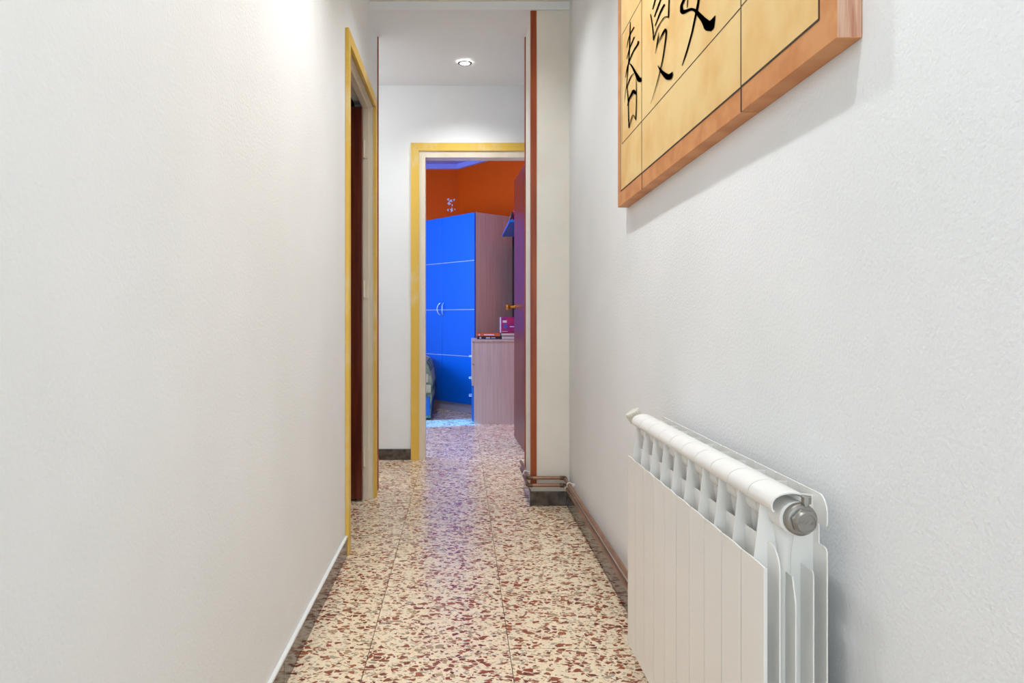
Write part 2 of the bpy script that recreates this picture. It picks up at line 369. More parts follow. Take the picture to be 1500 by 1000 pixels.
# leaf, swung open into the dark room at a right angle, hinged on the far jamb
lf = obj('leaf', B((-1.36, XL-.050, 3.634, 3.669, .012, 2.04), bev=.002), 'leaf_wood', d1)
lf['label'] = 'dark red-brown door leaf open into the dark room'
for zz in (.22, 1.10, 1.83):
    h = obj('hinge', B((XL-.046, XL-.026, 3.669, 3.6738, zz-.05, zz+.05)), 'cream_enamel', d1)
    bm = bmesh.new(); tube(bm, [(XL-.045, 3.668, zz-.045), (XL-.045, 3.668, zz+.045)], .006, 10); obj('pin', bm, 'cream_enamel', h)
obj('latch_stop', B((-.555, -.54, 3.64, 3.65, 2.025, 2.032)), 'steel', d1)

# ------------------------------------------------------------------ far door
FA, FB, FT = -.279, .525, 2.062
d2 = struct('door_2', B((FA, FA+.042, Y3-.006, Y4, 0, FT-.042), (FB-.042, FB, Y3-.006, Y4, 0, FT-.042), (FA, FB, Y3-.006, Y4, FT-.042, FT)), 'cream_enamel')
wd = .054
for poly in ([(FA-wd, 0), (FA, 0), (FA, FT), (FA-wd, FT+wd)], [(FB, 0), (FB+wd, 0), (FB+wd, FT+wd), (FB, FT)], [(FA, FT), (FB, FT), (FB+wd, FT+wd), (FA-wd, FT+wd)]):
    bm = bmesh.new(); extr(bm, poly, 'y', Y3-.016, Y3)
    bmesh.ops.bevel(bm, geom=bm.edges[:], offset=.002, segments=2, profile=.5, affect='EDGES'); obj('architrave', bm, 'yellow_paint', d2)
# leaf opened into the bedroom
HX, HY = .472, 4.812; ang = math.radians(92.5)
leaf = obj('leaf', B((0, .745, -.018, .018, .01, 2.03), bev=.002), 'leaf_wood', d2)
leaf.location = (HX, HY, 0); leaf.rotation_euler = (0, 0, ang)
leaf['label'] = 'dark varnished door leaf open into the bedroom'
bm = bmesh.new()
for s in (1, -1):
    lathe(bm, [(0, .026), (.004, .026), (.006, .012), (.035, .010), (.042, .020), (.060, .026), (.072, .022), (.078, .004)], (.685, s*.018, 1.035), (0, s, 0), 20)
hd = obj('door_knob', bm, 'brass', leaf, True)
for zz in (.25, 1.05, 1.80):
    bm = bmesh.new(); tube(bm, [(0, -.02, zz-.045), (0, -.02, zz+.045)], .007, 10); obj('hinge', bm, 'brass', leaf, True)

# ------------------------------------------------------------------ recessed ceiling spots
for k, (x, y, z, e) in enumerate(SPOTS):
    t = thing('ceiling_spotlight', ['round recessed spotlight nearest the camera, above the radiator', 'round recessed spotlight in the middle of the corridor ceiling', 'small round lit spotlight in the lowered ceiling before the far door', 'round spotlight added in the near ceiling to brighten the far right wall'][k], 'spotlight', (x, y, z+.0), 'recessed ceiling spotlights')
    bm = bmesh.new(); pr = [(.030, 0), (.030, -.004), (.040, -.004), (.044, 0), (.030, 0)]
    n_ = 32; rg = [[bm.verts.new((a*math.cos(2*PI*i/n_), a*math.sin(2*PI*i/n_), b_)) for i in range(n_)] for a, b_ in pr[:-1]]
    for i in range(4):
        A, Z = rg[i], rg[(i+1) % 4]
        for q in range(n_): bm.faces.new((A[q], A[(q+1) % n_], Z[(q+1) % n_], Z[q]))
    bmesh.ops.recalc_face_normals(bm, faces=bm.faces); obj('rim', bm, 'rim_steel', t, True)
    bm = bmesh.new(); lathe(bm, [(-.001, .0295), (.0015, .0295), (.003, .022), (.003, .004)], (0, 0, 0), (0, 0, -1), 28); obj('lens', bm, 'lamp_glow', t, True)

# ------------------------------------------------------------------ wall art: three joined wooden panels with brushed characters
INK = {'spring':[([(2.1259,1.844),(2.1274,1.839),(2.1295,1.8318),(2.1318,1.8236),(2.1336,1.8159),(2.1346,1.8089),(2.1352,1.802),(2.1358,1.7949),(2.1367,1.7873),(2.1382,1.7788),(2.14,1.7697),(2.1419,1.7607),(2.1437,1.7526),(2.1453,1.7465),(2.1466,1.7415),(2.1483,1.7362),(2.1508,1.729),(2.1543,1.7188),(2.1586,1.7066),(2.1633,1.6939),(2.1683,1.6823),(2.1738,1.6717),(2.18,1.6614),(2.1859,1.652),(2.191,1.644),(2.1949,1.6373),(2.1982,1.6318),(2.2009,1.6276),(2.203,1.6246)],[(2.1182,1.8407),(2.1184,1.8352),(2.1188,1.8272),(2.1192,1.8184),(2.1197,1.8102),(2.1203,1.8031),(2.1208,1.7962),(2.1216,1.7892),(2.1228,1.7817),(2.1245,1.7734),(2.1267,1.7644),(2.129,1.7557),(2.1313,1.7478),(2.1332,1.7418),(2.1348,1.737),(2.1369,1.7318),(2.1399,1.7248),(2.144,1.7149),(2.149,1.703),(2.1546,1.6907),(2.1603,1.6794),(2.1667,1.6691),(2.1736,1.6592),(2.1803,1.6501),(2.1861,1.6423),(2.1909,1.6359),(2.1951,1.6308),(2.1982,1.6267),(2.2003,1.6237)]),([(2.0806,1.8103),(2.0868,1.8102),(2.0957,1.8101),(2.1058,1.8097),(2.1152,1.8091),(2.1238,1.8083),(2.1324,1.8075),(2.1408,1.806),(2.1483,1.8034),(2.155,1.7986),(2.1612,1.7924),(2.1663,1.7863),(2.1699,1.7822)],[(2.0704,1.8047),(2.0764,1.8045),(2.0852,1.8043),(2.095,1.8039),(2.1044,1.8034),(2.1133,1.8028),(2.1224,1.8023),(2.1312,1.8013),(2.1392,1.7992),(2.1469,1.795),(2.1543,1.7895),(2.1607,1.7839),(2.1651,1.7801)]),([(2.0765,1.7802),(2.0821,1.7794),(2.0901,1.7783),(2.0994,1.7768),(2.1085,1.775),(2.1176,1.7729),(2.1271,1.7705),(2.1366,1.7678),(2.1451,1.7646),(2.1529,1.7606),(2.1602,1.7559),(2.1663,1.7514),(2.1706,1.7484)],[(2.0657,1.7748),(2.0709,1.7738),(2.0783,1.7723),(2.087,1.7706),(2.096,1.7688),(2.1056,1.7671),(2.1162,1.7653),(2.1267,1.7631),(2.1361,1.7606),(2.1447,1.757),(2.1527,1.7527),(2.1596,1.7486),(2.1644,1.7457)]),([(2.0337,1.75),(2.0344,1.7486),(2.0351,1.7467),(2.0371,1.745),(2.0414,1.7437),(2.0495,1.7433),(2.061,1.7434),(2.0739,1.7435),(2.0864,1.7429),(2.0981,1.7413),(2.1098,1.7391),(2.1211,1.7365),(2.1316,1.7337),(2.1412,1.7307),(2.1501,1.7275),(2.1583,1.7239),(2.1657,1.7195),(2.1726,1.7137),(2.1789,1.7067),(2.184,1.7002),(2.1877,1.6957)],[(2.017,1.7429),(2.0176,1.7416),(2.0183,1.7396),(2.0207,1.7374),(2.0262,1.7359),(2.0356,1.7357),(2.0479,1.7362),(2.061,1.7366),(2.0734,1.7362),(2.085,1.7349),(2.0967,1.7329),(2.108,1.7304),(2.1186,1.7278),(2.1282,1.7249),(2.137,1.7218),(2.1453,1.7183),(2.1534,1.7144),(2.1618,1.7093),(2.1702,1.7034),(2.1777,1.6978),(2.1829,1.6939)]),([(2.1315,1.7192),(2.128,1.7167),(2.1234,1.7134),(2.1179,1.7093),(2.1112,1.7039),(2.1023,1.6965),(2.0915,1.6874),(2.0805,1.6779),(2.0709,1.6693),(2.0632,1.6616),(2.0566,1.6542),(2.0502,1.6473),(2.0433,1.6412),(2.0361,1.6361),(2.0281,1.6312),(2.0168,1.6255),(1.9945,1.6186),(1.9887,1.6202),(1.9888,1.6237),(1.9897,1.6272),(1.9903,1.6296)],[(2.1249,1.7184),(2.1199,1.7158),(2.1126,1.712),(2.1035,1.7068),(2.0934,1.7003),(2.0822,1.6922),(2.0699,1.6826),(2.0573,1.6728),(2.0453,1.6637),(2.0333,1.6551),(2.0211,1.6466),(2.0103,1.6391),(2.0021,1.6332),(1.997,1.6289),(1.9948,1.6263),(1.9974,1.6267),(2.0119,1.6308),(2.0106,1.6298),(2.0043,1.6299),(1.9984,1.6307),(1.9943,1.6312)]),([(2.0743,1.6713),(2.0812,1.6725),(2.0913,1.6744),(2.103,1.676),(2.1144,1.6765),(2.1251,1.6752),(2.1361,1.6729),(2.1462,1.6701),(2.1544,1.6674),(2.1601,1.6648),(2.1639,1.662),(2.1664,1.6595),(2.1682,1.6577)],[(2.0707,1.6689),(2.0771,1.6698),(2.0861,1.6711),(2.096,1.672),(2.1053,1.672),(2.1147,1.6705),(2.1248,1.668),(2.1344,1.6651),(2.1425,1.6625),(2.1488,1.6603),(2.1538,1.6581),(2.1576,1.6561),(2.1604,1.6548)]),([(2.1643,1.658),(2.1619,1.6489),(2.1585,1.6359),(2.155,1.6216),(2.1524,1.609),(2.1511,1.5988),(2.1505,1.5895),(2.15,1.5803),(2.1492,1.5705),(2.1477,1.5591),(2.1459,1.5466),(2.1442,1.5353),(2.143,1.5275)],[(2.1548,1.6551),(2.1521,1.6459),(2.1483,1.6328),(2.1443,1.6185),(2.1414,1.6058),(2.14,1.5956),(2.1396,1.5863),(2.1393,1.5771),(2.1383,1.5674),(2.1362,1.5559),(2.1334,1.5432),(2.1308,1.5318),(2.129,1.5239)]),([(2.0515,1.6463),(2.0513,1.6392),(2.051,1.6291),(2.0508,1.6177),(2.0508,1.6066),(2.0511,1.5961),(2.0515,1.5852),(2.0521,1.5744),(2.053,1.5643),(2.0543,1.5543),(2.056,1.5442),(2.0576,1.5355),(2.0587,1.5294)],[(2.0472,1.6449),(2.0462,1.6375),(2.0447,1.627),(2.0432,1.6152),(2.0422,1.6039),(2.0419,1.5932),(2.0419,1.5822),(2.0423,1.5714),(2.0429,1.5613),(2.0442,1.5512),(2.0458,1.5412),(2.0475,1.5325),(2.0487,1.5264)]),([(2.0504,1.5273),(2.0548,1.5315),(2.0613,1.5376),(2.0687,1.5439),(2.0767,1.5488),(2.0871,1.5522),(2.0947,1.5528),(2.1003,1.5517),(2.1066,1.5494),(2.1148,1.5448),(2.1244,1.5381),(2.1334,1.5315),(2.1397,1.5269)],[(2.057,1.5285),(2.0621,1.5328),(2.0694,1.539),(2.0772,1.5451),(2.0831,1.5486),(2.0839,1.5489),(2.0866,1.5491),(2.0917,1.5483),(2.098,1.5463),(2.1064,1.5419),(2.1164,1.5354),(2.1257,1.5289),(2.1322,1.5244)]),([(2.1485,1.5965),(2.1458,1.5991),(2.1421,1.6028),(2.1372,1.6066),(2.1309,1.6094),(2.1225,1.611),(2.1124,1.612),(2.1017,1.6125),(2.0919,1.6129),(2.0825,1.6131),(2.0737,1.613),(2.0676,1.6125),(2.0765,1.6149),(2.0835,1.6183),(2.078,1.6145),(2.0721,1.6096),(2.0679,1.6062)],[(2.1579,1.5996),(2.1559,1.6025),(2.1531,1.6066),(2.1492,1.611),(2.1442,1.6146),(2.1372,1.6172),(2.1289,1.6193),(2.1203,1.621),(2.1128,1.6224),(2.1064,1.624),(2.1002,1.6257),(2.0924,1.6264),(2.0715,1.6219),(2.0549,1.6128),(2.0521,1.6081),(2.0515,1.6043),(2.0511,1.6019)])],'summer':[([(1.8395,1.7979),(1.8436,1.7963),(1.8496,1.7939),(1.8562,1.7912),(1.8622,1.7883),(1.8677,1.7849),(1.8732,1.781),(1.878,1.7774),(1.8814,1.7749)],[(1.8316,1.7936),(1.8348,1.7915),(1.8394,1.7885),(1.8448,1.7851),(1.8502,1.7819),(1.8561,1.7788),(1.8628,1.7756),(1.8689,1.7727),(1.8732,1.7706)]),([(1.8002,1.7688),(1.8058,1.7675),(1.814,1.7656),(1.8232,1.7633),(1.832,1.7607),(1.841,1.7575),(1.8506,1.7537),(1.8593,1.7501),(1.8653,1.7476)],[(1.791,1.7636),(1.7957,1.7618),(1.8025,1.7592),(1.8104,1.7562),(1.8188,1.7535),(1.8285,1.7507),(1.8397,1.7479),(1.8502,1.7453),(1.8575,1.7435)]),([(1.7726,1.7407),(1.7794,1.7402),(1.7892,1.7396),(1.8005,1.7384),(1.8118,1.7364),(1.8237,1.7328),(1.8367,1.728),(1.8486,1.7233),(1.857,1.7201)],[(1.761,1.7337),(1.7675,1.7331),(1.7769,1.7323),(1.7878,1.731),(1.7991,1.7293),(1.8122,1.7266),(1.8272,1.723),(1.8413,1.7195),(1.8512,1.717)]),([(1.7316,1.772),(1.7318,1.765),(1.7321,1.7548),(1.7326,1.7434),(1.7334,1.7326),(1.7346,1.7217),(1.7362,1.7101),(1.7378,1.6997),(1.7389,1.6924)],[(1.7243,1.7686),(1.7242,1.7614),(1.7241,1.7511),(1.7241,1.7395),(1.7243,1.7284),(1.7251,1.7173),(1.7261,1.7055),(1.7272,1.695),(1.7279,1.6877)]),([(1.7323,1.6907),(1.7372,1.6932),(1.7447,1.6971),(1.7541,1.7015),(1.7639,1.705),(1.7727,1.7069),(1.7812,1.7079),(1.7899,1.7083),(1.7989,1.7083),(1.8086,1.7079),(1.8191,1.7072),(1.8295,1.7058),(1.8393,1.7037),(1.8488,1.7002),(1.8581,1.6955),(1.8661,1.6909),(1.8718,1.6878)],[(1.7345,1.6893),(1.7396,1.6919),(1.7465,1.6955),(1.7536,1.6989),(1.7602,1.7012),(1.7672,1.7027),(1.775,1.7037),(1.7835,1.7042),(1.7923,1.7043),(1.8019,1.704),(1.812,1.7032),(1.8221,1.7018),(1.8318,1.6998),(1.8414,1.6965),(1.8511,1.6921),(1.8597,1.6879),(1.8657,1.6849)]),([(1.901,1.7696),(1.8987,1.765),(1.8954,1.7584),(1.8918,1.7509),(1.8885,1.7437),(1.8856,1.7369),(1.8827,1.7299),(1.8801,1.7229),(1.8778,1.716),(1.8759,1.7086),(1.8742,1.7007),(1.8729,1.6938),(1.8719,1.6889)],[(1.8924,1.7664),(1.8899,1.7617),(1.8863,1.755),(1.8824,1.7474),(1.8789,1.7401),(1.876,1.7333),(1.8732,1.7263),(1.8706,1.7193),(1.8683,1.7124),(1.8661,1.7048),(1.8642,1.6969),(1.8626,1.6899),(1.8614,1.685)]),([(1.8188,1.687),(1.8213,1.6844),(1.8249,1.6806),(1.8289,1.6763),(1.8324,1.6722),(1.8355,1.6683),(1.8384,1.6642),(1.8412,1.6602),(1.8437,1.6566),(1.846,1.6531),(1.848,1.6497),(1.8497,1.6469),(1.8509,1.6449)],[(1.8159,1.6857),(1.8168,1.6824),(1.8182,1.6777),(1.82,1.6725),(1.8224,1.6678),(1.8257,1.664),(1.8297,1.6604),(1.8339,1.657),(1.8376,1.6539),(1.841,1.6509),(1.8442,1.6481),(1.847,1.6457),(1.8489,1.644)]),([(1.824,1.6586),(1.818,1.6599),(1.8094,1.6617),(1.7999,1.6636),(1.7912,1.6649),(1.7831,1.6656),(1.775,1.6658),(1.7676,1.6659),(1.7615,1.666),(1.7569,1.6663),(1.754,1.6667),(1.754,1.6672),(1.7593,1.6698),(1.7587,1.6691),(1.7573,1.6669),(1.7568,1.6635),(1.7574,1.6589),(1.7595,1.6526),(1.763,1.6448),(1.7672,1.6366),(1.7715,1.6289),(1.7755,1.6222),(1.7796,1.6159),(1.7844,1.6095),(1.7902,1.6028),(1.7975,1.5954),(1.8062,1.5875),(1.8152,1.5797),(1.8238,1.5726),(1.8312,1.5666),(1.8382,1.5614),(1.8454,1.5564),(1.8535,1.551),(1.8638,1.5446),(1.8757,1.5375),(1.8867,1.5311),(1.8945,1.5266)],[(1.8268,1.66),(1.8219,1.6619),(1.8149,1.6645),(1.8071,1.6673),(1.8,1.6696),(1.7936,1.6713),(1.7873,1.6728),(1.7813,1.6739),(1.7759,1.6745),(1.7711,1.6747),(1.7663,1.6746),(1.76,1.6734),(1.7498,1.6685),(1.7467,1.6652),(1.7454,1.6623),(1.7452,1.6588),(1.7462,1.6542),(1.7489,1.648),(1.7528,1.6404),(1.7575,1.6324),(1.7621,1.625),(1.7664,1.6184),(1.7707,1.6121),(1.7756,1.6058),(1.7816,1.5992),(1.7894,1.5919),(1.7985,1.5842),(1.808,1.5766),(1.8169,1.5698),(1.8248,1.564),(1.8322,1.559),(1.8399,1.5542),(1.8485,1.549),(1.8595,1.5429),(1.8722,1.5362),(1.8841,1.5301),(1.8924,1.5258)]),([(1.8271,1.605),(1.8243,1.6016),(1.8202,1.5967),(1.8151,1.591),(1.8093,1.5853),(1.8028,1.5795),(1.7955,1.5735),(1.7877,1.5674),(1.7799,1.5617),(1.7722,1.5561),(1.7638,1.5503),(1.7535,1.5441),(1.7388,1.5372),(1.721,1.5318),(1.7091,1.5301),(1.7032,1.5307),(1.6994,1.532),(1.6969,1.5343),(1.6961,1.5376),(1.6961,1.5407),(1.6962,1.5428)],[(1.8236,1.6043),(1.8179,1.6003),(1.8099,1.5947),(1.8008,1.5885),(1.7917,1.5827),(1.7826,1.5771),(1.7728,1.5713),(1.7631,1.5657),(1.7538,1.5606),(1.7446,1.5558),(1.7358,1.5515),(1.7297,1.5488),(1.7298,1.549),(1.7354,1.5507),(1.737,1.5506),(1.7334,1.5495),(1.728,1.5482),(1.7211,1.5469),(1.7127,1.5458),(1.7048,1.5449),(1.6993,1.5443)]),([(1.9071,1.8278),(1.8859,1.8226),(1.8565,1.8154),(1.8239,1.8075),(1.7925,1.7999),(1.7597,1.7921),(1.7248,1.7839),(1.6943,1.7768),(1.6737,1.772)],[(1.9126,1.8322),(1.8916,1.8272),(1.8624,1.8201),(1.8299,1.8124),(1.7987,1.805),(1.7661,1.7974),(1.7313,1.7894),(1.7009,1.7823),(1.6803,1.7776)]),([(1.8837,1.8062),(1.8832,1.8103),(1.8825,1.8161),(1.8818,1.8226),(1.8816,1.8286),(1.882,1.8347),(1.8828,1.8409),(1.8836,1.8465),(1.8842,1.8504)],[(1.8923,1.8102),(1.8919,1.8143),(1.8912,1.8201),(1.8905,1.8266),(1.8902,1.8327),(1.8903,1.8386),(1.8908,1.8447),(1.8914,1.8501),(1.8918,1.8539)])],'autumn':[([(1.622,1.6971),(1.6221,1.6943),(1.6221,1.6904),(1.6226,1.6865),(1.624,1.6837),(1.6268,1.6823),(1.631,1.6814),(1.6358,1.6806),(1.6397,1.6793),(1.6418,1.6775),(1.6428,1.6754),(1.6431,1.6732),(1.6431,1.6711),(1.6436,1.6691),(1.6439,1.6664),(1.6413,1.6618),(1.6298,1.6533),(1.6152,1.6468),(1.6056,1.6441),(1.5981,1.6425),(1.5911,1.6408),(1.5837,1.6386),(1.5761,1.6363),(1.5693,1.6341),(1.5637,1.6321),(1.5588,1.63),(1.5543,1.6279),(1.5502,1.6257),(1.5462,1.6231),(1.5423,1.6202),(1.5383,1.6166),(1.5336,1.6122),(1.528,1.6071),(1.5211,1.6011),(1.5135,1.5944),(1.5061,1.5877),(1.4998,1.5818),(1.4951,1.5769),(1.4913,1.5724),(1.4879,1.5683),(1.4853,1.5651),(1.4839,1.5627),(1.4814,1.5589),(1.4708,1.55),(1.4394,1.5359),(1.4249,1.535),(1.4212,1.5379),(1.4198,1.5415),(1.4187,1.5447),(1.4172,1.548),(1.4159,1.5516),(1.4148,1.5549),(1.414,1.5572)],[(1.6085,1.691),(1.6078,1.688),(1.6065,1.6834),(1.6058,1.6787),(1.6066,1.6748),(1.6102,1.6727),(1.6152,1.6718),(1.6198,1.6711),(1.6224,1.6701),(1.6229,1.6684),(1.6223,1.6665),(1.6209,1.6643),(1.619,1.6616),(1.6167,1.6586),(1.6141,1.6557),(1.6124,1.6546),(1.6164,1.6575),(1.6197,1.659),(1.6149,1.6568),(1.6067,1.6535),(1.5984,1.6504),(1.5908,1.6477),(1.583,1.6453),(1.5747,1.6426),(1.5662,1.6395),(1.5583,1.6361),(1.5508,1.6326),(1.5433,1.6286),(1.5358,1.6242),(1.5284,1.6194),(1.5214,1.6146),(1.5147,1.6097),(1.5075,1.6045),(1.4993,1.5983),(1.4903,1.5914),(1.4813,1.5845),(1.473,1.5783),(1.4653,1.5729),(1.4579,1.5679),(1.4512,1.5635),(1.4445,1.5588),(1.4379,1.5537),(1.4335,1.5504),(1.4369,1.5533),(1.4604,1.5639),(1.4664,1.5642),(1.4605,1.5625),(1.4521,1.5611),(1.444,1.5601),(1.4362,1.5594),(1.4282,1.5589),(1.4211,1.5587),(1.4162,1.5585)]),([(1.504,1.6599),(1.507,1.6556),(1.5115,1.6493),(1.5162,1.6425),(1.5204,1.6367),(1.5235,1.6323),(1.5263,1.6285),(1.5288,1.625),(1.5314,1.6215),(1.5339,1.6184),(1.5361,1.6156),(1.5386,1.6125),(1.5418,1.6087),(1.5458,1.6037),(1.5504,1.5979),(1.5554,1.592),(1.5604,1.5864),(1.5655,1.5815),(1.5708,1.5769),(1.5763,1.5724),(1.582,1.5678),(1.588,1.5632),(1.5943,1.5586),(1.6006,1.554),(1.6068,1.5497),(1.6133,1.5452),(1.62,1.5408),(1.6261,1.5369),(1.6303,1.5341)],[(1.4952,1.6553),(1.4975,1.6506),(1.5008,1.6438),(1.5045,1.6365),(1.5078,1.6303),(1.5104,1.6257),(1.5128,1.6217),(1.5152,1.6181),(1.5178,1.6146),(1.5207,1.6117),(1.5238,1.6093),(1.527,1.6067),(1.5308,1.6032),(1.5351,1.5984),(1.5398,1.5928),(1.5449,1.5869),(1.5501,1.5814),(1.5554,1.5766),(1.5609,1.5721),(1.5666,1.5677),(1.5725,1.5633),(1.5786,1.5587),(1.5849,1.5541),(1.5913,1.5496),(1.598,1.5455),(1.6055,1.5416),(1.6137,1.5378),(1.6211,1.5345),(1.6263,1.5322)]),([(1.5892,1.6772),(1.5897,1.6744),(1.5903,1.6703),(1.5911,1.6659),(1.5917,1.6622),(1.5923,1.659),(1.5929,1.656),(1.5934,1.6535),(1.5937,1.6517)],[(1.5852,1.6753),(1.5852,1.6723),(1.5851,1.6679),(1.5852,1.6632),(1.5857,1.6593),(1.5868,1.6564),(1.5882,1.6538),(1.5897,1.6517),(1.5907,1.6502)]),([(1.6663,1.7354),(1.6427,1.7308),(1.6102,1.7245),(1.5749,1.7176),(1.5422,1.711),(1.5099,1.7042),(1.4764,1.6971),(1.4475,1.6908),(1.4281,1.6866)],[(1.6715,1.7396),(1.6484,1.7354),(1.6165,1.7297),(1.5816,1.7233),(1.5492,1.717),(1.5167,1.7103),(1.483,1.7031),(1.4539,1.6968),(1.4344,1.6925)]),([(1.6205,1.7014),(1.6195,1.7101),(1.6181,1.7228),(1.6165,1.7364),(1.6147,1.748),(1.6126,1.7577),(1.61,1.7668),(1.6076,1.7744),(1.606,1.7797)],[(1.631,1.7063),(1.6303,1.7153),(1.6294,1.7282),(1.628,1.7421),(1.6262,1.7539),(1.6234,1.7635),(1.6199,1.7721),(1.6165,1.7792),(1.6142,1.7842)])]}
art = thing('wall_art', 'three joined wooden panels with black brush characters on yellow parchment, on the right wall', 'painting', (XR, 1.63, 1.68))
XF = .513
def tz(y, z): return z-.0168*(y-1.63)
def slab(bm, x0, x1, y0, y1, z0, z1):
    poly = [(y0, tz(y0, z0)), (y1, tz(y1, z0)), (y1, tz(y1, z1)), (y0, tz(y0, z1))]
    extr(bm, poly, 'x', x0, x1)
def art_part(name, bm, mat, parent):
    o = obj(name, bm, mat, parent); return o
o_loc = Vector((XR, 1.63, 1.68))
def shift(bm):
    bmesh.ops.translate(bm, verts=bm.verts[:], vec=-o_loc); return bm
ZA0, ZA1, ZI0, ZI1 = 1.320, 2.05, 1.366, 2.004
for k, (y0, y1, dx) in enumerate([(1.9955, 2.297, 0), (1.2875, 1.9925, .0006), (.959, 1.2845, -.0006)]):
    bm = bmesh.new(); slab(bm, XF+dx, XR-.0005, y0, y1, ZA0, ZA1)
    bmesh.ops.bevel(bm, geom=bm.edges[:], offset=.0012, segments=2, profile=.5, affect='EDGES')
    if k == 2:
        for f in bm.faces:
            if f.normal.y < -.9 and f.calc_area() > .005: f.material_index = 1
    p = art_part('panel', shift(bm), ['panel_wood', 'sawn_wood'], art)
    p['label'] = ['narrow far panel with one brush character', 'wide middle panel with two brush characters', 'narrow near panel, plain yellow in its lower part'][k]
    a = y0+(.046 if k == 2 else .001); c = y1-(.046 if k == 0 else .001)
    bm = bmesh.new(); slab(bm, XF+dx-.0005, XF+dx+.001, a, c, ZI0, ZI1); art_part('parchment', shift(bm), 'parchment', p)
    bm = bmesh.new()
    X0, X1 = XF+dx-.0012, XF+dx+.0004
    slab(bm, X0, X1, a, c, ZI0-.0016, ZI0+.0012); slab(bm, X0, X1, a, c, ZI1, ZI1+.0025)
    if k == 2: slab(bm, X0, X1, a-.001, a+.0012, ZI0, ZI1)
    if k == 0: slab(bm, X0, X1, c-.001, c+.001, ZI0, ZI1)
    ia = max(y0, 1.03); ic = min(y1, 2.235)
    
    if k == 2: slab(bm, X0, X1, y1-.0015, y1+.0012, ZA0-.0003, ZA1)  # ink strips along the panel joints paint in the dark of the gaps
    if k == 1: slab(bm, X0, X1, y1-.0008, y1+.0006, ZA0-.0003, ZA1)
    slab(bm, X0, X1, ia, ic, 1.511, 1.5128); slab(bm, X0, X1, ia, ic, 1.857, 1.8588)
    if k == 0: slab(bm, X0, X1, ic-.001, ic, 1.511, 1.857)
    if k == 2: slab(bm, X0, X1, ia, ia+.001, 1.511, 1.857)
    art_part('ruled_line_joint_shade', shift(bm), 'ink', p)
    chars = [['spring'], ['summer', 'autumn'], []][k]
    for cn in chars:
        bm = bmesh.new()
        for si, (Lp, Rp) in enumerate(INK[cn]):
            xx = XF+dx-.0016-.00012*si
            va = [bm.verts.new((xx, u, z)) for u, z in Lp]; vb = [bm.verts.new((xx, u, z)) for u, z in Rp]
            for i in range(len(va)-1): bm.faces.new((va[i], va[i+1], vb[i+1], vb[i]))
        ex = bmesh.ops.solidify(bm, geom=bm.faces[:], thickness=.0008)
        for v in bm.verts: v.co.x = max(v.co.x, XF+dx-.004)
        art_part('brush_character', shift(bm), 'ink', p)

